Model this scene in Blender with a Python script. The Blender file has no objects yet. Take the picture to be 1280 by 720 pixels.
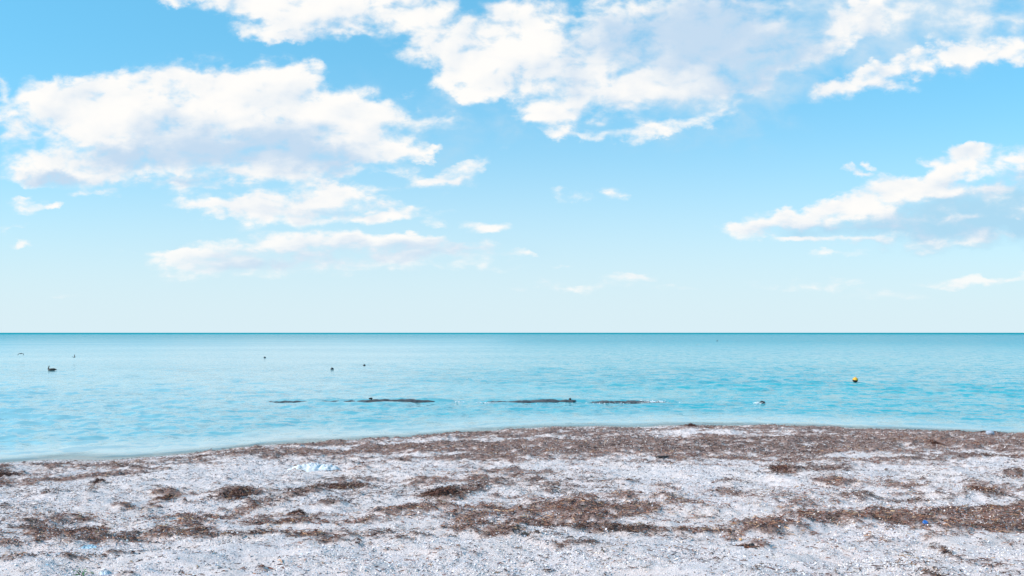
import bpy, math, random
import numpy as np
R = math.radians
scene = bpy.context.scene
col = scene.collection

# ------------------------------------------------------------------ camera
EYE = 3.0
cam_d = bpy.data.cameras.new('camera')
cam = bpy.data.objects.new('camera', cam_d)
col.objects.link(cam)
cam.location = (0, 0, EYE)
cam.rotation_euler = (R(90), 0, 0)
cam_d.sensor_width = 36
cam_d.lens = 28
cam_d.shift_y = 0.0436
cam_d.clip_start = 0.1
cam_d.clip_end = 90000
scene.camera = cam

scene.view_settings.view_transform = 'Standard'
scene.view_settings.look = 'None'
scene.view_settings.gamma = 1
scene.view_settings.use_curve_mapping = False
scene.view_settings.exposure = EXPOSURE = 0.0

SUN_EL, SUN_AZ = 36.0, -105.0          # azimuth from +Y towards +X

# ------------------------------------------------------------------ sky
# clouds: (u, v, ru, rv, tilt, weight) as tangents of the direction seen looking out to sea
CLOUDS = [
    (-0.3767, 0.3172, 0.1025, 0.0444, 0, 1), (-0.462, 0.3051, 0.0683, 0.0444, 0, 1), (-0.5826, 0.2891, 0.0939, 0.0444, 0, 1),
    (-0.5273, 0.2891, 0.0683, 0.0478, 0, 1), (-0.3013, 0.3051, 0.0854, 0.0427, 0, 1), (-0.221, 0.2891, 0.0939, 0.0444, 0, 1),
    (-0.4269, 0.272, 0.1878, 0.0683, 0, 1), (-0.3114, 0.267, 0.1878, 0.0683, 0, 1), (-0.5323, 0.2469, 0.1366, 0.0512, 0, 1),
    (-0.6027, 0.2117, 0.082, 0.0239, 0, 1), (-0.5424, 0.2107, 0.1195, 0.0307, 0, 1), (-0.4219, 0.2168, 0.1878, 0.0444, 0, 1),
    (-0.2913, 0.2218, 0.1708, 0.0512, 0, 1), (-0.2009, 0.2368, 0.0939, 0.0342, 0, 1), (-0.1406, 0.2298, 0.0683, 0.0154, 0, 1),
    (-0.231, 0.2569, 0.1366, 0.0512, 0, 1), (-0.5123, 0.1796, 0.0427, 0.0102, 0, 1), (-0.4118, 0.1816, 0.0512, 0.0154, 0, 1),
    (-0.3515, 0.1957, 0.0376, 0.0137, 0, 1), (-0.2561, 0.2047, 0.0683, 0.0205, 0, 1), (-0.6247, 0.2499, 0.0342, 0.0273, 0, 1),
    (-0.2561, 0.3333, 0.0171, 0.0154, 0, 0.8), (-0.1256, 0.3021, 0.0239, 0.012, 0, 0.75), (-0.0904, 0.2609, 0.0512, 0.0188, 0, 0.7),
    (-0.6489, 0.3122, 0.0171, 0.0307, 0, 1), (-0.1507, 0.2057, 0.0649, 0.0154, 5, 1), (-0.0583, 0.2067, 0.0649, 0.0171, 10, 1),
    (-0.0854, 0.1926, 0.0581, 0.0154, 0, 1), (-0.1004, 0.2268, 0.0273, 0.0085, 0, 1), (-0.4219, 0.4156, 0.0342, 0.0137, 0, 1),
    (-0.3515, 0.4116, 0.0854, 0.0239, 0, 1), (-0.3114, 0.3996, 0.0768, 0.0376, 0, 1), (-0.2611, 0.3835, 0.0854, 0.0342, 0, 1),
    (-0.2411, 0.4176, 0.1195, 0.0444, 0, 1), (-0.1708, 0.4096, 0.1025, 0.0444, 0, 1), (-0.2561, 0.3694, 0.0342, 0.012, 0, 1),
    (-0.1105, 0.3775, 0.0717, 0.0546, 0, 1), (-0.0653, 0.3423, 0.082, 0.0649, 0, 1), (-0.0251, 0.3574, 0.0854, 0.0854, 0, 1),
    (0.005, 0.3925, 0.0717, 0.0546, 0, 1), (-0.0402, 0.3122, 0.0512, 0.0307, 0, 1), (0.0502, 0.3222, 0.0854, 0.0649, 0, 1),
    (0.0462, 0.279, 0.0649, 0.0342, 0, 1), (-0.0804, 0.4176, 0.0342, 0.0137, 0, 0.4), (0.0603, 0.3574, 0.0683, 0.0512, 0, 1),
    (0.1256, 0.3925, 0.0768, 0.0598, 0, 1), (0.1607, 0.3574, 0.0854, 0.0444, 0, 1), (0.2109, 0.3875, 0.1025, 0.0598, 0, 1),
    (0.2611, 0.4076, 0.1025, 0.0512, 0, 0.8), (0.2913, 0.3724, 0.1025, 0.0427, 15, 0.7), (0.3214, 0.4026, 0.1366, 0.0581, 0, 0.55),
    (0.2411, 0.3574, 0.1195, 0.0444, 0, 0.5), (0.3716, 0.3825, 0.0854, 0.0376, 0, 0.4), (0.5524, 0.4056, 0.1878, 0.0581, 0, 0.42),
    (0.4821, 0.3975, 0.0854, 0.041, 0, 0.35), (0.6227, 0.3925, 0.1025, 0.0444, 0, 0.3), (0.1105, 0.3122, 0.0683, 0.0512, 0, 1),
    (0.1507, 0.3072, 0.0683, 0.0478, 0, 1), (0.2109, 0.3172, 0.0717, 0.0444, 0, 1), (0.2461, 0.3252, 0.0768, 0.0427, 10, 1),
    (0.3013, 0.3122, 0.0768, 0.0273, 20, 0.7), (0.3616, 0.3423, 0.0854, 0.0222, 25, 0.85), (0.4198, 0.3755, 0.0683, 0.0273, 35, 1),
    (0.447, 0.3955, 0.0239, 0.0239, 0, 0.8), (0.0603, 0.2489, 0.0546, 0.0085, 0, 1), (0.1205, 0.2509, 0.0768, 0.0154, 0, 1),
    (0.1908, 0.2589, 0.0717, 0.0154, 5, 1), (0.2541, 0.271, 0.0512, 0.0205, 10, 1), (0.3967, 0.2991, 0.0444, 0.0256, 20, 1),
    (0.4419, 0.3152, 0.0717, 0.0222, 10, 1), (0.4922, 0.3333, 0.0854, 0.0222, 10, 1), (0.5575, 0.3453, 0.0683, 0.0222, 5, 1),
    (0.6177, 0.3493, 0.0598, 0.0256, -10, 1), (0.6529, 0.3393, 0.0512, 0.0205, 0, 1), (0.4219, 0.3272, 0.0273, 0.0137, 0, 0.6),
    (0.5123, 0.3473, 0.0307, 0.0171, 0, 0.6), (0.4721, 0.3092, 0.0512, 0.0137, 0, 0.6), (0.5926, 0.3554, 0.0342, 0.0171, 0, 0.6),
    (0.5424, 0.3252, 0.0512, 0.0137, 0, 0.5), (0.3415, 0.3574, 0.0512, 0.0205, 0, 0.5), (0.2913, 0.1254, 0.041, 0.0154, 0, 1),
    (0.3164, 0.1384, 0.0683, 0.0205, 10, 1), (0.3716, 0.1485, 0.0854, 0.0205, 10, 1), (0.4319, 0.1645, 0.1025, 0.0222, 10, 1),
    (0.4922, 0.1786, 0.1025, 0.0222, 10, 1), (0.5474, 0.1987, 0.0854, 0.029, 20, 1), (0.6127, 0.2147, 0.1025, 0.0256, 5, 1),
    (0.6247, 0.1766, 0.1025, 0.0205, 5, 1), (0.673, 0.2017, 0.0854, 0.0256, 0, 1), (0.4118, 0.1344, 0.1025, 0.012, 0, 0.7),
    (0.462, 0.1123, 0.1537, 0.0137, 5, 0.8), (0.3616, 0.1143, 0.0683, 0.0085, 0, 0.6), (0.4018, 0.0942, 0.0546, 0.0068, 0, 0.8),
    (0.5273, 0.1284, 0.1195, 0.012, 0, 0.8), (0.6127, 0.1183, 0.1195, 0.012, 5, 0.8), (0.5976, 0.1444, 0.1025, 0.0085, 5, 0.55),
    (0.5625, 0.1545, 0.1537, 0.0205, 0, 0.45), (0.4821, 0.1404, 0.1195, 0.0154, 0, 0.45), (0.4922, 0.1444, 0.0683, 0.0068, 5, 0.5),
    (0.4219, 0.1163, 0.1025, 0.0102, 0, 0.6), (0.3917, 0.1665, 0.0307, 0.0137, 0, 0.7), (0.4721, 0.1916, 0.0342, 0.0137, 0, 0.6),
    (0.5223, 0.2117, 0.0273, 0.0154, 0, 0.8), (0.5775, 0.2248, 0.0376, 0.0137, 0, 0.8), (0.3415, 0.1545, 0.0239, 0.0137, 0, 0.7),
    (0.452, 0.1545, 0.0683, 0.0137, 0, 0.6), (0.5625, 0.1766, 0.0683, 0.0154, 0, 0.6), (0.4289, 0.1997, 0.0171, 0.0085, 0, 1),
    (0.457, 0.2047, 0.0137, 0.0085, 0, 1), (0.4419, 0.1926, 0.0171, 0.0051, 0, 0.8), (0.1326, 0.1756, 0.029, 0.012, 0, 1),
    (0.0753, 0.1675, 0.0427, 0.0068, 5, 0.8), (-0.3917, 0.1545, 0.0717, 0.0102, 0, 1), (-0.3315, 0.1545, 0.0854, 0.0154, 0, 1),
    (-0.2812, 0.1665, 0.0854, 0.0222, 0, 1), (-0.231, 0.1726, 0.082, 0.0239, 0, 1), (-0.217, 0.1866, 0.0342, 0.0102, 0, 1),
    (-0.2411, 0.1505, 0.1366, 0.0154, 0, 1), (-0.1657, 0.1464, 0.0546, 0.012, 0, 1), (-0.3767, 0.1404, 0.0239, 0.0085, 0, 1),
    (-0.1708, 0.1625, 0.0342, 0.0085, 0, 1), (-0.6177, 0.1635, 0.0615, 0.0102, 0, 1), (-0.6278, 0.1364, 0.0307, 0.0085, 0, 1),
    (-0.6227, 0.1193, 0.0273, 0.006, 0, 1), (-0.5675, 0.1635, 0.0171, 0.0068, 0, 1), (-0.4219, 0.1022, 0.0854, 0.0102, 0, 0.9),
    (-0.3716, 0.0942, 0.1537, 0.0137, 0, 0.9), (-0.221, 0.1203, 0.1537, 0.0154, 0, 0.8), (-0.0804, 0.1043, 0.1025, 0.0137, 0, 0.7),
    (-0.3415, 0.1665, 0.1195, 0.0102, 0, 0.6), (-0.1607, 0.1766, 0.1025, 0.0137, 0, 0.5), (-0.1105, 0.1545, 0.0683, 0.0102, 0, 0.5),
    (-0.3415, 0.1083, 0.1195, 0.012, 5, 0.8), (-0.2712, 0.1163, 0.1366, 0.0154, 5, 0.85), (-0.1908, 0.1113, 0.1195, 0.0137, -5, 0.8),
    (-0.2611, 0.0962, 0.2561, 0.012, 0, 0.7), (-0.1356, 0.1223, 0.0581, 0.0102, -5, 1), (-0.1105, 0.0982, 0.1025, 0.0102, 0, 0.7),
    (-0.0382, 0.1334, 0.0444, 0.0137, 0, 1), (-0.0884, 0.1414, 0.0307, 0.0102, 0, 1), (-0.0984, 0.1173, 0.0376, 0.012, 0, 1),
    (-0.0151, 0.0942, 0.0512, 0.0102, 0, 0.8), (-0.3214, 0.0791, 0.2561, 0.0137, 0, 0.7), (-0.1406, 0.0912, 0.222, 0.0137, 0, 0.6),
    (-0.4118, 0.0862, 0.1025, 0.0102, 0, 0.5), (-0.0402, 0.0812, 0.1025, 0.0102, 0, 0.45), (-0.3114, 0.1384, 0.1537, 0.0102, 0, 0.4),
    (-0.1306, 0.1615, 0.0239, 0.0102, 0, 0.8), (0.1456, 0.0711, 0.0581, 0.0085, 0, 0.95), (0.0753, 0.0581, 0.1195, 0.0085, 0, 0.8),
    (0.3817, 0.0581, 0.1366, 0.0085, 0, 0.85), (0.5424, 0.0641, 0.0512, 0.0085, 0, 1), (0.6027, 0.0711, 0.0751, 0.0102, 0, 1.1),
    (0.0603, 0.0822, 0.0342, 0.0051, 0, 0.6), (0.0121, 0.0962, 0.0239, 0.0051, 0, 0.6), (-0.5826, 0.044, 0.0683, 0.0043, 0, 0.4),
    (0.2109, 0.0591, 0.0683, 0.0051, 0, 0.5), (0.4721, 0.044, 0.2049, 0.0043, 0, 0.4),
]
VEILS = [
    (0.2913, 0.3775, 0.3244, 0.1025, 0, 0.9), (0.5524, 0.3975, 0.2561, 0.0854, 0, 1.1), (-0.3415, 0.2469, 0.3415, 0.1195, 0, 0.5),
    (0.5524, 0.1414, 0.2561, 0.0444, 0, 1.0), (0.452, 0.1314, 0.1878, 0.041, 0, 0.6), (0.6428, 0.1565, 0.1537, 0.0581, 0, 1.0),
    (-0.221, 0.1012, 0.3757, 0.0376, 0, 0.4), (0.221, 0.2871, 0.222, 0.0854, 0, 0.7), (-0.1004, 0.2469, 0.2049, 0.1025, 0, 0.3),
    (0.0, 0.2519, 0.1025, 0.0342, 0, 0.3),
]
BELLIES = [
    (-0.4168, 0.2419, 0.1195, 0.0342, 0, 1), (-0.3315, 0.2168, 0.1537, 0.0342, 0, 1), (-0.4922, 0.2268, 0.0683, 0.0205, 0, 1),
    (-0.5424, 0.1997, 0.0854, 0.0137, 0, 1), (-0.2913, 0.2449, 0.1025, 0.0307, 0, 1), (-0.221, 0.2168, 0.0854, 0.0239, 0, 1),
    (-0.4219, 0.1886, 0.1195, 0.0154, 0, 1), (-0.5725, 0.2017, 0.0683, 0.0137, 0, 1), (0.2411, 0.3624, 0.1878, 0.0717, 0, 1.3),
    (0.1456, 0.3724, 0.0598, 0.0427, 0, 0.6), (0.1908, 0.2891, 0.1025, 0.0205, 0, 0.8), (0.3264, 0.3423, 0.1195, 0.0376, 20, 1.2),
    (0.0824, 0.3122, 0.0342, 0.0376, 0, 0.8), (0.3616, 0.3122, 0.1025, 0.0205, 20, 1), (-0.2411, 0.3694, 0.0854, 0.0154, 0, 0.6),
    (0.01, 0.3172, 0.0427, 0.0512, 0, 0.4), (0.2913, 0.4076, 0.1537, 0.0512, 0, 0.8), (0.452, 0.3775, 0.0342, 0.0307, 0, 0.6),
    (0.4219, 0.2871, 0.0615, 0.0137, 10, 0.8), (0.5022, 0.3172, 0.1025, 0.012, 10, 0.8), (0.5725, 0.3272, 0.1025, 0.0137, 0, 0.8),
    (0.5424, 0.1605, 0.1708, 0.0154, 10, 1.1), (0.4319, 0.1304, 0.1366, 0.0137, 5, 1.2), (0.6177, 0.1906, 0.0854, 0.0102, 0, 0.9),
    (0.452, 0.1063, 0.1366, 0.0068, 0, 0.8), (0.3515, 0.1243, 0.0768, 0.0085, 0, 0.9), (0.5926, 0.1314, 0.1366, 0.0239, 0, 1.2),
    (-0.221, 0.1545, 0.1025, 0.0137, 0, 0.8), (-0.2611, 0.0962, 0.222, 0.0137, 0, 0.8), (-0.1406, 0.1103, 0.1537, 0.012, 0, 0.8),
    (-0.3114, 0.0842, 0.1708, 0.0102, 0, 0.6), (-0.0603, 0.1916, 0.0512, 0.0102, 0, 0.6), (-0.0804, 0.0962, 0.1025, 0.0102, 0, 0.7),
]

world = bpy.data.worlds.new('World')
scene.world = world
world.use_nodes = True
nt = world.node_tree
nt.nodes.clear()


class G:
    """small helper for building node graphs"""
    def __init__(s, tree): s.t = tree
    def n(s, kind, **kw):
        nd = s.t.nodes.new(kind)
        for k, v in kw.items(): setattr(nd, k, v)
        return nd
    def put(s, sock, v):
        if isinstance(v, bpy.types.NodeSocket): s.t.links.new(v, sock)
        elif v is not None: sock.default_value = v
    def math(s, op, a, b=None, c=None, clamp=False):
        nd = s.n('ShaderNodeMath', operation=op, use_clamp=clamp)
        for i, v in enumerate((a, b, c)):
            if v is not None: s.put(nd.inputs[i], v)
        return nd.outputs[0]
    def vmath(s, op, a, b=None):
        nd = s.n('ShaderNodeVectorMath', operation=op)
        s.put(nd.inputs[0], a)
        if b is not None: s.put(nd.inputs['Scale'] if op == 'SCALE' else nd.inputs[1], b)
        return nd.outputs['Value'] if op in ('LENGTH', 'DOT_PRODUCT', 'DISTANCE') else nd.outputs[0]
    def xyz(s, x, y, z):
        nd = s.n('ShaderNodeCombineXYZ')
        for i, v in enumerate((x, y, z)): s.put(nd.inputs[i], v)
        return nd.outputs[0]
    def sep(s, v):
        nd = s.n('ShaderNodeSeparateXYZ'); s.put(nd.inputs[0], v)
        return nd.outputs
    def noise(s, vec, scale, detail=4, rough=0.55, dist=0.0, out=0):
        nd = s.n('ShaderNodeTexNoise')
        s.put(nd.inputs['Vector'], vec)
        nd.inputs['Scale'].default_value = scale
        nd.inputs['Detail'].default_value = detail
        nd.inputs['Roughness'].default_value = rough
        nd.inputs['Distortion'].default_value = dist
        return nd.outputs[out]
    def smooth(s, v, lo, hi, a=0.0, b=1.0, kind='SMOOTHSTEP'):
        nd = s.n('ShaderNodeMapRange', interpolation_type=kind)
        for k, x in zip(('Value', 'From Min', 'From Max', 'To Min', 'To Max'), (v, lo, hi, a, b)): s.put(nd.inputs[k], x)
        return nd.outputs[0]
    def mix(s, f, a, b, mode='MIX'):
        nd = s.n('ShaderNodeMix', data_type='RGBA', blend_type=mode)
        s.put(nd.inputs['Factor'], f); s.put(nd.inputs['A'], a); s.put(nd.inputs['B'], b)
        return nd.outputs['Result']


def cloud_group(name, blobs, base_noise):
    """density of a family of clouds at a place of the sky"""
    t = bpy.data.node_groups.new(name, 'ShaderNodeTree')
    t.interface.new_socket('Vector', in_out='INPUT', socket_type='NodeSocketVector')
    t.interface.new_socket('Density', in_out='OUTPUT', socket_type='NodeSocketFloat')
    g = G(t)
    gi, go = g.n('NodeGroupInput'), g.n('NodeGroupOutput')
    p = gi.outputs[0]
    acc = None
    frames = {}
    def frame(rot, asp):
        if (rot, asp) not in frames:
            c, s_ = math.cos(R(rot)), math.sin(R(rot))
            frames[rot, asp] = g.xyz(g.vmath('DOT_PRODUCT', p, (c, s_, 0)),
                                     g.vmath('DOT_PRODUCT', p, (-s_ * asp, c * asp, 0)), 0.0)
        return frames[rot, asp]
    def key(b):
        rot = 0 if abs(b[4]) < 7 else (12 if b[4] < 18 else 25)
        return rot, min((1.0, 1.6, 2.7, 5.0, 10.0), key=lambda a: abs(math.log(a * b[3] / b[2])))
    for b in sorted(blobs, key=key):                   # one family of ellipses after another
        (u, v, ru, rv, _, w), (rot, asp) = b, key(b)
        if b[4] < -7: rot = 0
        c, s_ = math.cos(R(rot)), math.sin(R(rot))
        uu, vv = u * c + v * s_, (-u * s_ + v * c) * asp
        r = math.sqrt(ru * rv * asp)
        d = g.vmath('DISTANCE', frame(rot, asp), (uu, vv, 0))
        e = g.math('MULTIPLY_ADD', d, -w / r, w)
        e = g.math('MAXIMUM', e, 0.0)
        acc = e if acc is None else g.math('ADD', acc, e)
    g.put(go.inputs[0], acc)
    return t


g = G(nt)
tc = g.n('ShaderNodeTexCoord')
dx, dy, dz = g.sep(tc.outputs['Generated'])
ay = g.math('MAXIMUM', g.math('ABSOLUTE', dy), 0.02)
u = g.math('DIVIDE', dx, ay)
v = g.math('DIVIDE', g.math('MAXIMUM', dz, 0.0), ay)
uv = g.xyz(u, v, 0.0)

# every octave of turbulence moves the cloud edges; detail gets finer and flatter towards the horizon
stretch = g.smooth(v, 0.0, 0.30, 0.5, 1.0, 'LINEAR')
nuv = g.xyz(u, g.math('MULTIPLY', g.math('POWER', g.math('ADD', v, 0.02), 0.8), 1.55), 0.0)
w1 = g.vmath('SUBTRACT', g.noise(nuv, 8.0, 2, 0.5, out=1), (0.5, 0.5, 0.5))
w2 = g.vmath('SUBTRACT', g.noise(nuv, 24.0, 6, 0.60, out=1), (0.5, 0.5, 0.5))
warp = g.vmath('ADD', g.vmath('MULTIPLY', w1, (0.090, 0.060, 0.0)), g.vmath('MULTIPLY', w2, (0.075, 0.050, 0.0)))
pw = g.vmath('ADD', uv, g.vmath('SCALE', warp, stretch))

billow = g.noise(nuv, 20.0, 7, 0.55, 0.2)       # puffs
broad = g.noise(nuv, 11.0, 3, 0.5, 0.0)
cg = cloud_group('cloud_field', CLOUDS, None)
sg = cloud_group('belly_field', BELLIES, None)
vg = cloud_group('veil_field', VEILS, None)


def field(group, vec):
    nd = g.n('ShaderNodeGroup'); nd.node_tree = group
    g.put(nd.inputs[0], vec)
    return nd.outputs[0]

puff = g.math('ADD', g.math("MULTIPLY", g.math("SUBTRACT", billow, 0.5), 2.0), g.math('MULTIPLY', g.math('SUBTRACT', broad, 0.5), 0.8))
M = field(cg, pw)
D = g.math('MULTIPLY_ADD', puff, g.smooth(M, 0.0, 0.5), g.math('MINIMUM', g.math('MULTIPLY', M, 0.72), 1.05))
# relief of the puffs towards the sun (up and to the left) and the broad shaded bellies of the clouds
b2 = g.math('MULTIPLY', g.math('SUBTRACT', g.noise(g.vmath('ADD', nuv, (-0.006, 0.011, 0.0)), 20.0, 4, 0.55, 0.2), 0.5), 2.1)
lee = g.math('SUBTRACT', b2, puff)
S = field(sg, pw)
# crisp on the sunny side, fraying out on the lee side
alpha = g.smooth(D, 0.10, g.smooth(g.math('MULTIPLY_ADD', S, 0.3, lee), -0.1, 0.7, 0.86, 1.45, 'LINEAR'))
lee2 = g.math('SUBTRACT', g.noise(g.vmath('ADD', nuv, (-0.018, 0.030, 0.0)), 11.0, 3, 0.5, 0.0), broad)
relief = g.math('ADD', g.math('MULTIPLY', lee, 0.30), g.math('MULTIPLY', lee2, 1.1))
shade = g.smooth(g.math('ADD', g.math('ADD', relief, g.math('MULTIPLY', M, 0.10)), g.math('MULTIPLY', S, 0.75)), -0.12, 1.05)
V = field(vg, pw)
V = g.math('MULTIPLY_ADD', puff, g.math('MULTIPLY', g.smooth(V, 0.0, 0.4), 0.9), V)
veil = g.math('MULTIPLY', g.smooth(V, 0.05, 1.2), 0.85)

SKY = 0.12


def rad(r, gg, b): return (r / SKY, gg / SKY, b / SKY, 1)

sky = g.n('ShaderNodeTexSky', sky_type='NISHITA')
sky.sun_disc = False
sky.sun_elevation = R(SUN_EL)
sky.sun_rotation = R(SUN_AZ)
sky.air_density = 1.0
sky.dust_density = 0.4
sky.ozone_density = 2.0
sky.altitude = 0
tint = g.mix(1.0, sky.outputs[0], (0.72,1.60,1.68,1), 'MULTIPLY')
tint = g.mix(0.5, tint, rad(.20, .64, .97))      # thin, even haze over the whole sky
# bright humid air low over the sea
low = g.math('POWER', 2.718, g.math('MULTIPLY', g.math('MULTIPLY', v, v), -26.0))
air = g.mix(g.math('MULTIPLY', low, 0.95), tint, rad(.72,.865,.93))
c_veil = g.mix(veil, air, g.mix(g.smooth(v, 0.18, 0.32), rad(.42,.69,.88), rad(.58, .76, .91)))
cloud_col = g.mix(shade, rad(1.01,.995,.97), rad(.56,.72,.89))
cloud_col = g.mix(g.smooth(v, 0.0, 0.16, 0.3, 0.0), cloud_col, air)   # air between us and the far clouds
final = g.mix(alpha, c_veil, cloud_col)
bg = g.n('ShaderNodeBackground')
g.put(bg.inputs['Color'], final)
bg.inputs['Strength'].default_value = SKY
out = g.n('ShaderNodeOutputWorld')
nt.links.new(bg.outputs[0], out.inputs[0])
world.cycles.sampling_method = 'MANUAL'
world.cycles.sample_map_resolution = 256

# ------------------------------------------------------------------ sun
sd = bpy.data.lights.new('sun', 'SUN')
sd.energy = 5.0
sd.angle = R(5.0)
sd.color = (1.0, 0.89, 0.80)
so = bpy.data.objects.new('sun', sd)
col.objects.link(so)
so.rotation_euler = (R(90 - SUN_EL), 0, R(180 - SUN_AZ))
so.location = (-40, 20, 30)
# ------------------------------------------------------------------ helpers
rng = np.random.default_rng(7)


def tag(o, label=None, cat=None, group=None, kind=None):
    for k, v in (('label', label), ('category', cat), ('group', group), ('kind', kind)):
        if v is not None: o[k] = v
    return o


def mesh_obj(name, verts, quads=None, tris=None, mats=(), parent=None, smooth=True, attrs=None, loc=None, mat_index=None):
    me = bpy.data.meshes.new(name)
    verts = np.asarray(verts, dtype=np.float32).reshape(-1, 3)
    loops, starts, n = [], [], 0
    for f, k in ((quads, 4), (tris, 3)):
        if f is not None and len(f):
            f = np.asarray(f, dtype=np.int32).reshape(-1, k)
            loops.append(f.ravel()); starts.append(n + np.arange(len(f)) * k); n += f.size
    loops = np.concatenate(loops).astype(np.int32); starts = np.concatenate(starts).astype(np.int32)
    me.vertices.add(len(verts)); me.vertices.foreach_set('co', verts.ravel())
    me.loops.add(len(loops)); me.loops.foreach_set('vertex_index', loops)
    me.polygons.add(len(starts)); me.polygons.foreach_set('loop_start', starts)
    me.polygons.foreach_set('use_smooth', np.full(len(starts), smooth))
    if mat_index is not None: me.polygons.foreach_set('material_index', np.asarray(mat_index, dtype=np.int32))
    for k, (kind, val) in (attrs or {}).items():
        a = me.attributes.new(k, kind, 'POINT')
        if kind == 'FLOAT': a.data.foreach_set('value', np.asarray(val, dtype=np.float32).ravel())
        else: a.data.foreach_set('color', np.asarray(val, dtype=np.float32).ravel())
    me.update(calc_edges=True)
    me.validate()
    for m in mats: me.materials.append(m)
    o = bpy.data.objects.new(name, me); col.objects.link(o)
    if parent is not None: o.parent = parent
    if loc is not None: o.location = loc
    return o


def grid_faces(nr, nc):
    i = np.arange(nr - 1)[:, None] * nc + np.arange(nc - 1)[None, :]
    return np.stack([i, i + 1, i + nc + 1, i + nc], -1).reshape(-1, 4)


def empty(name, loc, rz=0.0):
    o = bpy.data.objects.new(name, None); col.objects.link(o)
    o.location = loc; o.rotation_euler = (0, 0, rz); o.empty_display_size = 0.1
    return o


def vnoise(x, y, seed=0):
    xi = np.floor(x).astype(np.int64); yi = np.floor(y).astype(np.int64)
    fx, fy = x - xi, y - yi
    fx = fx * fx * fx * (fx * (fx * 6 - 15) + 10); fy = fy * fy * fy * (fy * (fy * 6 - 15) + 10)

    def h(a, b):
        n = (a * 374761393 + b * 668265263 + seed * 1442695041) & 0xffffffff
        n = ((n ^ (n >> 13)) * 1274126177) & 0xffffffff
        n = n ^ (n >> 16)
        return (n & 0xffff) / 65535.0
    return (h(xi, yi) * (1 - fx) + h(xi + 1, yi) * fx) * (1 - fy) + (h(xi, yi + 1) * (1 - fx) + h(xi + 1, yi + 1) * fx) * fy


def fbm(x, y, seed=0, octs=4, gain=0.55):
    t = 0; a = 1; s = 0
    for k in range(octs):
        c, d = math.cos(0.6 * k + .3), math.sin(0.6 * k + .3)
        t = t + a * vnoise((x * c - y * d) * 2 ** k + 17.3 * k, (x * d + y * c) * 2 ** k - 9.1 * k, seed + k * 31); s += a; a *= gain
    return t / s


def sstep(x, lo, hi):
    t = np.clip((x - lo) / (hi - lo), 0, 1)
    return t * t * (3 - 2 * t)


def material(name):
    m = bpy.data.materials.new(name); m.use_nodes = True
    t = m.node_tree; t.nodes.clear()
    g = G(t)
    b = g.n('ShaderNodeBsdfPrincipled'); o = g.n('ShaderNodeOutputMaterial')
    t.links.new(b.outputs[0], o.inputs[0])
    return m, g, b


def plain(name, c, rough=0.6, scale=30, var=0.25, bump=0.002, spec=0.4):
    """a slightly uneven, slightly worn surface"""
    m, g, b = material(name)
    tc = g.n('ShaderNodeTexCoord').outputs['Object']
    f = g.noise(tc, scale, 4, 0.6)
    dark = tuple(x * (1 - var) for x in c) + (1,)
    lite = tuple(min(1, x * (1 + var)) for x in c) + (1,)
    g.put(b.inputs['Base Color'], g.mix(g.smooth(f, 0.35, 0.65), dark, lite))
    g.put(b.inputs['Roughness'], rough)
    b.inputs['Specular IOR Level'].default_value = spec
    if bump:
        bp = g.n('ShaderNodeBump'); bp.inputs['Strength'].default_value = 0.6; bp.inputs['Distance'].default_value = bump
        g.put(bp.inputs['Height'], f); g.put(b.inputs['Normal'], bp.outputs[0])
    return m


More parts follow.
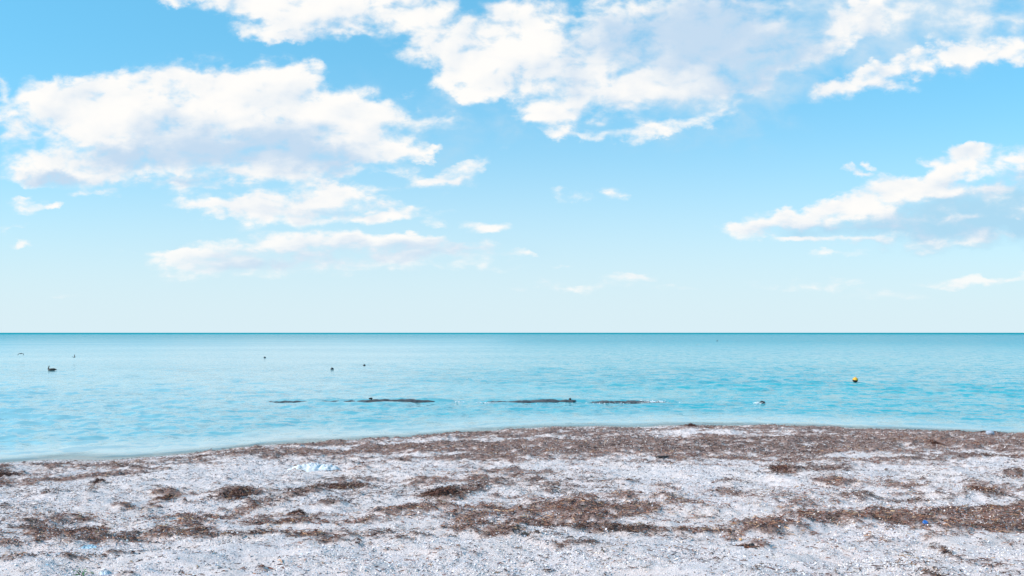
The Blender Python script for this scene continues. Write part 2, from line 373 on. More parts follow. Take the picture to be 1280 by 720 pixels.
# ------------------------------------------------------------------ shape of the shore
SHORE_X = np.array([-20000, -60, -30, -11.69, -9.22, -6.75, -5.25, -3.63, -1.9, 0.0, 2.03, 4.13, 6.25, 8.26, 10.15, 11.88, 13.53, 15.09, 30, 60, 20000])
SHORE_Y = np.array([-8, -6, 12.15, 18.19, 19.12, 21.0, 21.77, 22.59, 23.67, 24.64, 25.27, 25.7, 25.93, 25.7, 25.27, 24.64, 24.05, 23.48, 20.0, 12, 0])
WRACK = np.array([
    (-9.45, 14.71, 1.128, 0.725, -0.0, 1.818, 0.8), (-9.55, 15.97, 1.039, 0.621, -0.0, 1.576, 0.5), (-8.92, 16.76, 0.848, 0.452, -0.0, 1.682, 0.6),
    (-8.01, 16.62, 0.998, 0.481, -0.0, 2.024, 0.6), (-7.15, 17.37, 0.955, 0.393, -0.0, 1.547, 0.7), (-6.17, 18.07, 0.787, 0.269, -0.0, 1.431, 0.8),
    (-4.82, 18.45, 0.771, 0.201, -0.0, 1.024, 0.9), (-3.69, 18.37, 0.903, 0.181, -0.0, 0.908, 0.9), (-2.65, 18.81, 0.756, 0.106, -0.0, 0.707, 1),
    (-1.52, 18.89, 0.753, 0.06, -0.0, 0.636, 1), (0.0, 18.75, 0.664, -0.0, -0.0, 0.545, 1.1), (1.51, 18.75, 0.664, -0.053, -0.0, 0.506, 1.1),
    (3.02, 18.79, 0.662, -0.106, -0.0, 0.47, 1.15), (4.55, 18.87, 0.66, -0.159, -0.0, 0.464, 1.15), (6.05, 18.81, 0.662, -0.213, -0.0, 0.438, 1.15),
    (7.81, 19.45, 0.64, -0.257, -0.0, 0.47, 1.15), (9.55, 19.8, 0.628, -0.303, -0.0, 0.529, 1.15), (11.15, 19.82, 0.628, -0.353, -0.0, 0.629, 1.1),
    (12.49, 19.42, 0.641, -0.412, -0.0, 0.656, 1.1), (13.49, 19.19, 0.741, -0.521, -0.0, 0.618, 1.1), (0.33, 16.64, 0.997, -0.02, -0.0, 1.564, 0.8),
    (-1.32, 16.47, 1.008, 0.081, -0.0, 1.611, 0.7), (4.34, 16.63, 0.855, -0.223, -0.0, 1.855, 0.8), (6.1, 16.86, 0.984, -0.356, -0.0, 1.29, 0.8),
    (-3.03, 15.87, 2.092, 0.399, -0.0, 1.746, 0.6), (-10.53, 16.38, 3.039, 1.953, -0.0, 1.329, 0.9), (-8.61, 15.17, 1.314, 0.746, -1.72, 4.996, 0.9),
    (-7.63, 15.49, 1.072, 0.528, -1.684, 4.857, 0.9), (-9.27, 15.0, 2.212, 1.366, -0.0, 4.911, 1), (-9.69, 17.24, 0.642, 0.361, -0.0, 3.234, 0.8),
    (-7.85, 17.76, 0.701, 0.31, -0.0, 3.006, 0.8), (-6.16, 19.16, 0.649, 0.209, -0.0, 1.947, 0.85), (-4.34, 20.57, 0.691, 0.146, -0.0, 1.704, 0.85),
    (-3.04, 21.62, 0.768, 0.108, -0.0, 1.552, 0.85), (-1.78, 22.21, 0.747, 0.06, -0.0, 1.172, 0.95), (0.0, 22.46, 0.554, -0.0, -0.0, 0.944, 1.05),
    (1.82, 22.68, 0.732, -0.059, -0.0, 0.92, 1.05), (3.86, 24.0, 0.691, -0.111, -0.0, 1.002, 0.9), (5.83, 24.18, 0.686, -0.165, -0.0, 0.822, 1),
    (7.68, 23.91, 0.694, -0.223, -0.0, 0.838, 1), (9.43, 23.47, 0.707, -0.284, -0.0, 0.868, 1), (11.02, 22.85, 0.726, -0.35, -0.0, 0.913, 1),
    (12.56, 22.33, 0.743, -0.418, -0.0, 0.957, 1), (14.25, 22.17, 0.748, -0.481, -0.0, 0.839, 1), (10.01, 16.61, 0.999, -0.602, -0.0, 2.669, 1.2),
    (7.76, 16.09, 1.032, -0.497, -0.0, 1.229, 0.7), (6.4, 15.92, 1.563, -0.628, -0.0, 2.0, 0.6), (-5.39, 12.33, 5.767, 2.52, -0.0, 3.361, 1),
    (-5.67, 11.75, 7.061, 3.404, -0.0, 7.36, 1), (-4.31, 12.44, 2.964, 1.027, -0.0, 2.736, 1), (-3.81, 11.84, 4.203, 1.351, -0.0, 4.48, 0.8),
    (-3.11, 12.92, 1.444, 0.348, -3.203, 1.76, 1.1), (-2.72, 13.53, 2.955, 0.594, -1.288, 2.523, 1.1), (-1.05, 12.32, 2.377, 0.203, -0.0, 2.041, 1.1),
    (-0.64, 12.65, 3.934, 0.198, -0.0, 2.584, 0.8), (-7.35, 14.36, 4.954, 2.538, -0.0, 4.323, 0.9), (-4.72, 11.07, 2.271, 0.969, -3.161, 3.76, 0.8),
    (-4.8, 10.74, 3.706, 1.657, -0.0, 7.204, 0.8), (-5.73, 9.84, 2.023, 1.179, -0.0, 4.271, 0.9), (-6.44, 10.51, 2.369, 1.451, -0.0, 4.553, 0.8),
    (-5.58, 10.2, 2.441, 1.336, -0.0, 3.421, 0.9), (-4.83, 9.61, 2.59, 1.301, -0.0, 4.443, 1), (-5.38, 9.48, 1.501, 0.852, -0.0, 5.49, 1),
    (-4.26, 9.75, 1.703, 0.744, -0.0, 4.313, 1), (-4.15, 10.34, 2.932, 1.178, -4.3, 2.128, 0.9), (-4.02, 10.69, 5.823, 2.193, -0.0, 7.243, 0.9),
    (-6.2, 10.64, 6.683, 3.893, -0.0, 7.399, 0.7), (-3.2, 9.5, 3.492, 1.175, -0.0, 4.493, 0.7), (-5.87, 10.72, 3.869, 2.118, -0.0, 5.461, 0.8),
    (-3.36, 10.79, 5.766, 1.795, -0.0, 4.247, 0.8), (-2.87, 10.59, 2.611, 0.708, -0.0, 2.741, 0.85), (-3.01, 8.8, 11.311, 3.863, -0.0, 10.384, 0.5),
    (-2.83, 9.56, 2.083, 0.617, -0.0, 5.317, 0.7), (-2.51, 9.62, 3.449, 0.901, -0.0, 5.242, 0.9), (-2.07, 9.38, 4.08, 0.902, -0.0, 5.481, 0.9),
    (-1.6, 9.4, 3.532, 0.603, -0.0, 6.816, 0.6), (-1.48, 10.91, 1.826, 0.248, -0.0, 2.57, 0.75), (-0.93, 9.24, 3.592, 0.361, -0.0, 9.351, 0.6),
    (-1.78, 10.4, 3.191, 0.545, -0.0, 4.504, 0.6), (-2.68, 11.6, 4.291, 0.991, -0.0, 6.155, 0.6), (-1.66, 13.75, 3.62, 0.436, -0.0, 3.349, 0.6),
    (-1.31, 13.71, 2.793, 0.266, -0.0, 3.358, 0.55), (-0.56, 13.91, 2.754, 0.111, -0.0, 2.606, 0.6), (-0.26, 13.17, 2.519, 0.051, -0.0, 2.394, 0.7),
    (0.28, 13.74, 1.812, -0.036, -0.0, 1.658, 0.85), (0.0, 14.32, 1.738, -0.0, -0.0, 2.46, 0.7), (-0.44, 10.83, 2.553, 0.103, -0.0, 2.299, 0.8),
    (-0.54, 9.76, 3.4, 0.188, -0.0, 3.604, 0.9), (-0.14, 9.48, 3.5, 0.053, -0.0, 4.433, 0.9), (-0.87, 10.86, 3.525, 0.283, -0.0, 2.948, 0.6),
    (0.76, 12.56, 2.332, -0.141, -0.0, 2.232, 0.8), (1.29, 13.5, 3.688, -0.352, -0.0, 3.412, 0.6), (1.08, 10.76, 0.925, -0.093, -0.0, 1.736, 1.15),
    (0.5, 10.03, 1.655, -0.083, -0.0, 2.385, 1.05), (1.59, 10.58, 2.352, -0.354, -0.0, 3.067, 1.1), (0.67, 11.11, 1.493, -0.09, -0.0, 3.272, 0.9),
    (1.02, 9.69, 1.141, -0.12, -0.0, 4.232, 1), (1.74, 9.63, 2.585, -0.467, -0.0, 5.135, 1), (1.13, 11.84, 3.505, -0.334, -0.0, 3.485, 0.8),
    (1.7, 12.08, 2.748, -0.386, -0.0, 2.79, 0.65), (2.41, 11.4, 2.568, -0.542, -0.0, 2.068, 0.75), (2.28, 12.63, 3.284, -0.594, -0.0, 3.843, 0.5),
    (2.41, 10.45, 3.175, -0.733, -0.0, 4.385, 0.5), (1.8, 11.18, 2.968, -0.477, -0.0, 2.762, 0.7), (3.25, 12.45, 2.666, -0.696, -0.0, 2.626, 0.55),
    (3.76, 13.39, 2.479, -0.697, -0.0, 3.44, 0.55), (3.71, 11.55, 2.155, -0.693, -0.0, 2.264, 0.6), (4.02, 11.12, 2.238, -0.809, -0.0, 2.778, 0.8),
    (4.88, 14.28, 2.682, -0.916, -0.0, 2.711, 0.95), (5.74, 14.46, 2.648, -1.051, -0.0, 2.382, 0.9), (5.36, 13.18, 4.196, -1.707, -0.0, 2.354, 0.8),
    (3.87, 10.42, 2.811, -1.045, -0.0, 3.667, 1.1), (4.35, 10.31, 1.61, -0.679, -0.0, 3.204, 1.2), (4.99, 10.35, 1.603, -0.773, -0.0, 3.707, 1.15),
    (3.69, 9.94, 3.339, -1.241, -0.0, 4.814, 0.9), (2.83, 9.73, 1.705, -0.497, -0.0, 6.273, 1.05), (3.35, 9.81, 2.537, -0.867, -0.0, 4.938, 0.95),
    (5.62, 10.65, 3.115, -1.643, -0.0, 3.508, 0.95), (5.96, 11.51, 2.883, -1.491, -0.0, 2.596, 0.7), (6.22, 12.39, 2.054, -1.032, 3.417, 1.452, 0.6),
    (6.16, 13.33, 1.867, -0.862, -0.0, 3.454, 0.5), (6.23, 12.92, 1.297, -0.625, 3.61, 3.141, 0.6), (5.08, 9.92, 1.673, -0.857, -0.0, 4.824, 1),
    (6.05, 10.39, 1.597, -0.931, -0.0, 2.452, 1.05), (6.74, 10.65, 2.337, -1.479, -0.0, 2.105, 1.1), (5.93, 9.68, 2.056, -1.26, -0.0, 4.203, 1),
    (6.05, 10.75, 2.314, -1.302, -0.0, 4.132, 0.8), (5.31, 9.6, 2.591, -1.432, -0.0, 6.408, 0.9), (7.41, 12.55, 3.05, -1.801, -0.0, 2.578, 0.9),
    (7.22, 11.98, 2.444, -1.473, -0.0, 4.22, 0.7), (9.09, 14.14, 4.401, -2.829, -0.0, 1.558, 0.8), (5.21, 11.52, 1.728, -0.781, -0.0, 4.539, 0.5),
    (5.35, 10.87, 2.289, -1.127, -0.0, 5.063, 0.7), (-3.85, 7.99, 8.904, 4.293, -0.0, 12.57, 0.5), (-5.48, 8.53, 5.836, 3.751, -0.0, 16.775, 0.7),
    (-4.76, 8.46, 7.355, 4.137, -0.0, 11.316, 0.6), (-2.58, 8.04, 12.39, 3.982, -0.0, 6.164, 0.7), (0.4, 7.91, 6.294, -0.316, -0.0, 9.394, 0.45),
    (0.0, 7.81, 9.111, -0.0, -0.0, 9.647, 0.5), (1.89, 8.76, 8.114, -1.752, -0.0, 10.239, 0.7), (1.38, 8.6, 7.232, -1.162, -0.0, 12.748, 0.6),
    (0.57, 8.77, 5.679, -0.371, -0.0, 10.275, 0.6), (1.13, 8.68, 5.735, -0.749, -0.0, 10.454, 0.45), (4.68, 8.79, 3.504, -1.865, 18.406, 5.405, 0.7),
    (4.68, 8.54, 6.428, -3.519, 27.167, 1.174, 0.7), (4.21, 8.55, 3.882, -1.911, -0.0, 10.692, 0.5), (4.81, 7.98, 3.12, -1.881, -0.0, 6.106, 0.5),
    (3.06, 8.24, 4.027, -1.496, -0.0, 8.621, 0.4), (3.97, 7.76, 6.418, -3.288, -0.0, 12.902, 0.8), (2.74, 9.08, 9.139, -2.754, -0.0, 5.733, 0.7),
    (3.08, 7.77, 9.153, -3.631, -0.0, 12.88, 0.7), (-0.27, 8.79, 8.086, 0.244, -0.0, 15.362, 0.8), (0.34, 8.56, 11.625, -0.467, -0.0, 16.125, 0.6),
    (-3.33, 8.97, 4.626, 1.719, -0.0, 7.533, 0.5), (-1.35, 8.37, 5.946, 0.956, -0.0, 6.789, 0.35),
])      # X, Y, inverse axes (a b c d), weight of each drift of seaweed


def shore(X):
    y = np.interp(X, SHORE_X, SHORE_Y)
    return y + 0.10 * np.sin(X * 1.1 + 1) + 0.06 * np.sin(X * 2.7) + 0.5 * (vnoise(X * 0.45, X * 0 + 3.3, 5) - 0.5) + 0.16 * (vnoise(X * 2.1, X * 0 + 7.3, 6) - 0.5)


def profile(s):
    return np.where(s > 0, 1.0 * (1 - np.exp(-s / 17.0)), np.maximum(s * 0.075, -1.6))


def wrack(X, Y):
    W = np.zeros_like(X)
    jx = X + 0.5 * (fbm(X * 0.9, Y * 1.8, 61, 4) - 0.5)
    jy = Y + 0.7 * (fbm(X * 0.8, Y * 1.8, 62, 4) - 0.5)
    for (cx, cy, a, b, c, d, w) in WRACK:
        r2 = (a * (jx - cx) + b * (jy - cy)) ** 2 + (c * (jx - cx) + d * (jy - cy)) ** 2
        W = np.maximum(W, w * np.exp(-0.75 * r2))
    n = fbm(X * 1.3, Y * 3.4, 71, 6, 0.68) - 0.5
    n2 = fbm(X * 6.0, Y * 13.0, 72, 4, 0.75) - 0.5
    holes = 0.35 + 0.65 * sstep(fbm(X * 2.6, Y * 6.5, 73, 5, 0.7), 0.33, 0.54)
    s = shore(X) - Y
    swept = 0.26 * (1 - sstep(Y + 0.5 * n, 8.1, 9.0))          # the trodden, cleaner strip nearest the camera
    d = holes * sstep(W * 1.15 + n * 1.9 + n2 * 1.3 - swept, 0.08, 0.95)
    return d * sstep(s, 0.05, 0.5)


def ground(X, Y, full=False):
    s = shore(X) - Y
    z = profile(s)
    land = sstep(s, 0.0, 1.2)
    w = wrack(X, Y)
    big = (fbm(X * 0.45, Y * 0.8, 11, 3) - 0.5) * 0.17
    mid = (fbm(X * 1.5, Y * 2.4, 12, 4) - 0.5) * 0.15
    fine = (fbm(X * 9.0, Y * 12.0, 13, 3, 0.6) - 0.5) * 0.045
    z = z + land * (big + mid + fine * (1 + 0.8 * w) + 0.085 * w * (fbm(X * 6, Y * 7, 15, 3)))
    return (z, w, s) if full else z


# ------------------------------------------------------------------ beach and sea bed: one sheet
def axis(knots):
    out = []
    for (a, b, n, p) in knots:
        t = np.linspace(0, 1, n, endpoint=False)
        out.append(a + (b - a) * (t ** p if p > 0 else 1 - (1 - t) ** (-p)))
    return np.concatenate(out + [[knots[-1][1]]])

gx = axis([(-40000, -60, 14, -5), (-60, -19, 160, -1.6), (-19, 19, 1050, 1), (19, 60, 160, 1.6), (60, 40000, 14, 5)])
gy = axis([(-400, -6, 20, -3), (-6, 6.2, 90, -1), (6.2, 14.0, 330, 1), (14.0, 27.2, 420, 1), (27.2, 60, 60, 1.5), (60, 40000, 20, 5)])
X, Y = np.meshgrid(gx, gy)
Z, Wk, S = ground(X, Y, True)
far = sstep(np.hypot(X, Y), 70, 200)
Z = Z * (1 - far) + np.where(S > 0, 1.0, -1.6) * far

m_beach, g, b = material('shell_sand')
tc = g.n('ShaderNodeTexCoord').outputs['Object']
at = g.n('ShaderNodeAttribute', attribute_name='wrack').outputs['Fac']
sa = g.n('ShaderNodeAttribute', attribute_name='inland').outputs['Fac']
n_f = g.noise(tc, 55, 6, 0.75)
n_m = g.noise(tc, 9, 5, 0.65)
n_l = g.noise(tc, 1.3, 4, 0.6)
grit = g.n('ShaderNodeTexVoronoi'); g.put(grit.inputs['Vector'], tc); grit.inputs['Scale'].default_value = 70
grit_v = g.sep(grit.outputs['Color'])
shell = g.mix(grit_v[0], (0.70, 0.61, 0.61, 1), (0.86, 0.77, 0.77, 1))
shell = g.mix(g.smooth(n_l, 0.35, 0.65, 0.0, 0.5), shell, (0.78, 0.66, 0.62, 1))
shell = g.mix(g.smooth(n_f, 0.52, 0.74, 0.0, 0.6), shell, (0.30, 0.27, 0.31, 1))
shell = g.mix(g.smooth(n_m, 0.55, 0.75, 0.0, 0.5), shell, (0.58, 0.49, 0.47, 1))
weed = g.mix(g.smooth(n_f, 0.35, 0.65), (0.12, 0.056, 0.044, 1), (0.28, 0.16, 0.125, 1))
f = g.smooth(g.math('ADD', at, g.math('MULTIPLY', g.math('SUBTRACT', n_f, 0.5), 1.6)), 0.15, 0.85)
cmix = g.mix(g.math('MULTIPLY', f, 0.85), shell, weed)
wet = g.smooth(g.math('ADD', sa, g.math('MULTIPLY', g.math('SUBTRACT', n_m, 0.5), 0.5)), 0.05, 0.50, 1.0, 0.0)
bed = (0.60, 0.55, 0.48, 1)
cmix = g.mix(g.math('MULTIPLY', wet, 0.8), cmix, (0.40, 0.34, 0.29, 1))
under = g.smooth(sa, -0.4, 0.0, 1.0, 0.0)
cmix = g.mix(under, cmix, bed)
g.put(b.inputs['Base Color'], cmix)
g.put(b.inputs['Roughness'], g.smooth(wet, 0.0, 1.0, 0.9, 0.3))
b.inputs['Specular IOR Level'].default_value = 0.25
bp = g.n('ShaderNodeBump'); bp.inputs['Strength'].default_value = 1.0; bp.inputs['Distance'].default_value = 0.02
g.put(bp.inputs['Height'], g.math('ADD', n_f, g.math('MULTIPLY', grit_v[1], 0.35)))
g.put(b.inputs['Normal'], bp.outputs[0])

beach = mesh_obj('beach', np.stack([X, Y, Z], -1), quads=grid_faces(len(gy), len(gx)), mats=[m_beach],
                 attrs={'wrack': ('FLOAT', Wk), 'inland': ('FLOAT', np.clip(S, -3, 3))})
tag(beach, kind='structure')

# ------------------------------------------------------------------ sea
RIDGES = [(-10.8, -2.6, 34.85, 0.13, 0.2), (-1.3, 7.2, 34.6, 0.11, 0.2), (9.8, 15, 34.4, 0.035, 0.3), (-40, -23.5, 39.6, 0.09, 0.35), (-16, -10, 29.5, 0.02, 0.4), (12, 22, 30.5, 0.03, 0.35)]      # x0, x1, y, height, width: water heaped over sunken things
az = np.radians(np.concatenate([np.linspace(-88, -40, 60, endpoint=False), np.linspace(-40, 40, 1000, endpoint=False), np.linspace(40, 88, 61)]))
rr = np.concatenate([[3.0, 7.0, 11.0], 1 / np.linspace(1 / 13.0, 1 / 130.0, 560), 130 * (40000 / 130) ** np.linspace(0.01, 1, 90)])
A, RR = np.meshgrid(az, rr)
X = RR * np.sin(A); Y = RR * np.cos(A)
dist = RR
dr = np.gradient(rr)[:, None] * np.ones_like(X)
dl = np.maximum(dr, RR * R(80) / 1000)
H = np.zeros_like(X)
wr = np.random.default_rng(3)
for k in range(90):
    lam = 0.45 * (3.2 / 0.45) ** wr.random()
    th = R(96) + wr.normal() * R(36)
    kx, ky = math.cos(th) * 2 * math.pi / lam, math.sin(th) * 2 * math.pi / lam
    amp = 0.0030 * lam ** 0.7
    ph = kx * X + ky * Y + wr.random() * 6.28
    c = np.sin(ph + 0.5 * np.sin(ph))
    H += amp * c * np.clip((lam / dl - 2.2) / 2.5, 0, 1)
gust = 0.55 + 0.9 * sstep(fbm(X * 0.05, Y * 0.11, 91, 3), 0.35, 0.65) * (0.55 + 0.5 * sstep(X, -12, 14))
S = shore(X) - Y
calm = sstep(-S, 0.0, 6.0) * 0.75 + 0.25
H *= gust * calm * (1 - sstep(dist, 90, 130))
H -= 0.004
for (x0, x1, y0, hh, wd) in RIDGES:
    span = sstep(X, x0 - 0.6, x0 + 0.6) * (1 - sstep(X, x1 - 0.6, x1 + 0.6))
    yy = y0 + 0.35 * (fbm(X * 0.35, X * 0 + 2.2, 77, 3) - 0.5)
    H += hh * span * np.exp(-((Y - yy) / wd) ** 2) * (0.4 + 1.1 * fbm(X * 1.6, Y * 1.2, 78, 3))
# last thin wave running up the sand
wv = -S - 0.55 - 0.5 * (fbm(X * 0.3, X * 0 + 5.0, 79, 3) - 0.5)
H += 0.030 * np.exp(-((wv - 1.5) / 0.25) ** 2) * sstep(fbm(X * 0.4, X * 0 + 19.0, 81, 2), 0.4, 0.6)
H += 0.035 * np.exp(-(wv / 0.22) ** 2) * sstep(fbm(X * 0.5, X * 0 + 9.0, 80, 2), 0.35, 0.6)
Zs = H
bedz = profile(S)
depth = np.clip(Zs - bedz, 0, 5)

m_sea, g, b = material('sea_water')
tc = g.n('ShaderNodeTexCoord').outputs['Object']
px, py, pz = g.sep(tc)
dep = g.n('ShaderNodeAttribute', attribute_name='depth').outputs['Fac']
d = g.math('SQRT', g.math('ADD', g.math('MULTIPLY', px, px), g.math('MULTIPLY', py, py)))
sv = g.xyz(g.math('MULTIPLY', px, 0.72), py, 0.0)
cat = g.noise(g.xyz(g.math('MULTIPLY', px, 0.25), py, 3.0), 0.05, 4, 0.6, 0.2)     # cat's paws, ragged edge of the paler left side
silt = g.noise(g.xyz(g.math('MULTIPLY', px, 0.35), py, 7.0), 0.35, 4, 0.6, 0.3)
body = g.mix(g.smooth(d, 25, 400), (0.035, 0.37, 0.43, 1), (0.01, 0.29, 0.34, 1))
body = g.mix(g.smooth(g.math('MULTIPLY_ADD', g.math('SUBTRACT', cat, 0.5), 30.0, px), 12.0, -18.0, 0.0, g.smooth(d, 70, 600, 0.95, 0.0)), body, (0.32, 0.52, 0.55, 1))  # brighter sky reflection on the left, painted in as a paler body colour
body = g.mix(g.smooth(cat, 0.35, 0.65, 0.0, 0.45), body, (0.02, 0.30, 0.40, 1))
shal = g.smooth(g.math('ADD', dep, g.math('MULTIPLY', g.math('SUBTRACT', silt, 0.5), 0.5)), 0.0, 0.45, 1.0, 0.0)
body = g.mix(g.math('MULTIPLY', shal, 0.8), body, (0.50, 0.56, 0.54, 1))
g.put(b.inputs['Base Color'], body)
g.put(b.inputs['Roughness'], g.smooth(d, 15, 300, 0.09, 0.26))
b.inputs['IOR'].default_value = 1.33
g.put(b.inputs['Specular IOR Level'], g.smooth(d, 120, 1800, 0.5, 0.0))
g.put(b.inputs['Alpha'], g.smooth(g.math('ADD', dep, g.math('MULTIPLY', g.math('SUBTRACT', silt, 0.5), 0.06)), 0.0, 0.10, 0.45, 1.0))
# wind ripples as a field of slopes: chop of a metre or two, wavelets, capillary sparkle
amp = g.math('MULTIPLY', g.smooth(d, 100, 1800, 1.0, 3.0), g.math('MULTIPLY', g.smooth(g.math('MULTIPLY_ADD', g.math('SUBTRACT', cat, 0.5), 60.0, px), -25, 25, 0.65, 1.3), g.smooth(dep, 0.0, 0.5, 0.35, 1.0)))
half = (0.5, 0.5, 0.5)
s1 = g.vmath('SUBTRACT', g.noise(sv, 1.4, 2, 0.5, 0.3, out=1), half)
s2 = g.vmath('SUBTRACT', g.noise(sv, 3.6, 5, 0.7, 0.3, out=1), half)
slope = g.vmath('ADD', g.vmath('MULTIPLY', s1, (0.4, 0.58, 0.0)), g.vmath('MULTIPLY', s2, (0.6, 1.1, 0.0)))
geo = g.n('ShaderNodeNewGeometry').outputs['Normal']
g.put(b.inputs['Normal'], g.vmath('NORMALIZE', g.vmath('ADD', geo, g.vmath('SCALE', slope, amp))))

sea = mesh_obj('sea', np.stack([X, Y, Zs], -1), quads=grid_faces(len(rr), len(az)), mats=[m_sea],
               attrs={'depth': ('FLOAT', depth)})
tag(sea, kind='structure')


# ------------------------------------------------------------------ loose stuff: shell grit and seaweed
def vcol_mat(name, rough=0.85, spec=0.2, trans=0.0):
    m, g, b = material(name)
    at = g.n('ShaderNodeAttribute', attribute_name='tone').outputs['Color']
    g.put(b.inputs['Base Color'], at)
    b.inputs['Roughness'].default_value = rough
    b.inputs['Specular IOR Level'].default_value = spec
    return m

m_grit = vcol_mat('shell_pieces', 0.85, 0.15)
m_weed = vcol_mat('dry_seaweed', 0.8, 0.2)


def pick(palette, n, r):
    p = np.array(palette)
    wts = p[:, 3] / p[:, 3].sum()
    c = p[r.choice(len(p), n, p=wts), :3] * (0.75 + 0.5 * r.random((n, 1)))
    return np.concatenate([c, np.ones((n, 1))], 1)


def ribbons(cx, cy, cz, length, width, r, lift=0.35, yaw=None, curl=0.8):
    """bent strips lying on the ground: 3 cross sections each"""
    n = len(cx)
    a = r.random(n) * 6.283 if yaw is None else yaw
    a2 = a + r.normal(size=n) * curl
    up1 = r.normal(size=n) * lift; up2 = r.normal(size=n) * lift
    L = length / 2
    p1 = np.stack([cx, cy, cz], 1)
    p0 = p1 - np.stack([np.cos(a), np.sin(a), -up1 * 0.5], 1) * L[:, None]
    p2 = p1 + np.stack([np.cos(a2), np.sin(a2), up2 * 0.5], 1) * L[:, None]
    p1 = p1 + np.stack([0 * cx, 0 * cx, L * np.abs(r.normal(size=n)) * 0.25], 1)
    roll = r.normal(size=n) * 0.7
    side = np.stack([-np.sin(a) * np.cos(roll), np.cos(a) * np.cos(roll), np.sin(roll)], 1) * (width / 2)[:, None]
    V = np.stack([p0 - side * .6, p0 + side * .6, p1 - side, p1 + side, p2 - side * .5, p2 + side * .5], 1)
    base = np.arange(n)[:, None] * 6
    Q = np.stack([base + [0, 1, 3, 2], base + [2, 3, 5, 4]], 1).reshape(-1, 4)
    return V.reshape(-1, 3), Q


def chips(cx, cy, cz, size, r):
    """little curved shell pieces: bent quads"""
    n = len(cx)
    nrm = r.normal(size=(n, 3)); nrm[:, 2] = np.abs(nrm[:, 2]) + 1.0
    nrm /= np.linalg.norm(nrm, axis=1)[:, None]
    t = np.cross(nrm, r.normal(size=(n, 3))); t /= np.linalg.norm(t, axis=1)[:, None]
    bi = np.cross(nrm, t)
    c = np.stack([cx, cy, cz], 1)
    s = size[:, None] / 2
    k = 0.7 + 0.6 * r.random((n, 4, 1))
    V = np.stack([c - t * s * k[:, 0], c - bi * s * k[:, 1] * .8, c + t * s * k[:, 2], c + bi * s * k[:, 3] * .8], 1)
    V[:, 0] -= nrm * s * 0.35; V[:, 2] -= nrm * s * 0.35
    Q = np.arange(n)[:, None] * 4 + np.arange(4)
    T = np.stack([Q[:, [0, 1, 3]], Q[:, [1, 2, 3]]], 1).reshape(-1, 3)
    return V.reshape(-1, 3), T


def spots(n, r, y0=4.6, y1=26.8, power=1.0):
    t = r.random(n)
    y = y0 * (y1 / y0) ** t if power == 1 else y0 + (y1 - y0) * t
    x = (r.random(n) * 2 - 1) * (y * 0.70 + 1.0)
    return x, y

GRIT = [(.82, .77, .77, 6), (.74, .69, .71, 7), (.62, .55, .50, 2), (.50, .50, .58, 2), (.78, .64, .54, 1.2), (.34, .30, .33, 1.5), (.16, .12, .13, 1.1)]
WEED = [(.16, .068, .046, 5), (.25, .120, .082, 4), (.062, .030, .028, 4), (.38, .22, .135, 1.8), (.50, .34, .22, 1.0), (.28, .19, .18, 2.0), (.10, .09, .06, .5)]

r = np.random.default_rng(21)
x, y = spots(450000, r)
z, w, s = ground(x, y, True)
patch = fbm(x * 1.1, y * 2.0, 41, 3)
keep = (s > 0.12) & (r.random(len(x)) < (0.25 + 0.75 * sstep(patch, 0.35, 0.6)) * (1 - 0.45 * w))
x, y, z, s = x[keep], y[keep], z[keep], s[keep]
size = 0.008 + 0.024 * r.random(len(x)) ** 3.0 + 0.0004 * y
V, T = chips(x, y, z + 0.004 + 0.02 * w[keep] * r.random(len(x)), size, r)
grit_o = mesh_obj('shell_grit', V, tris=T, mats=[m_grit], smooth=False, attrs={'tone': ('FLOAT_COLOR', np.repeat(pick(GRIT, len(x), r), 4, 0))})
tag(grit_o, 'pale broken shells and coral grit covering the beach', 'shell grit', kind='stuff')

r = np.random.default_rng(22)
x, y = spots(640000, r)
z, w, s = ground(x, y, True)
sprinkle = (0.008 + 0.055 * sstep(y, 8.6, 10.5)) + (0.07 + 0.22 * sstep(y, 9, 11))  * sstep(fbm(x * 0.9, y * 2.2, 42, 5), 0.48, 0.75)
keep = (s > 0.1) & (r.random(len(x)) < np.maximum(w ** 1.2, sprinkle))
x, y, z, w = x[keep], y[keep], z[keep], w[keep]
n = len(x)
length = 0.025 + 0.085 * r.random(n) ** 1.6
V, Q = ribbons(x, y, z + 0.004 + 0.022 * w * r.random(n), length, 0.004 + 0.010 * r.random(n) ** 1.5, r, yaw=r.normal(size=n) * 0.8 + 3.1416 * (r.random(n) > .5))
tone = pick(WEED, n, r)
drift = sstep(fbm(x * 0.5, y * 0.9, 44, 3), 0.42, 0.62)[:, None]          # some drifts dried tan, some stay dark
up = sstep(s[keep], 9, 3)[:, None] if False else 0
tone[:, :3] = tone[:, :3] * (0.62 + 0.66 * drift)
weed_o = mesh_obj('seaweed_litter', V, quads=Q, mats=[m_weed], smooth=False, attrs={'tone': ('FLOAT_COLOR', np.repeat(tone, 6, 0))})
tag(weed_o, 'brown dried seaweed and seagrass strewn in bands over the beach', 'seaweed', kind='stuff')

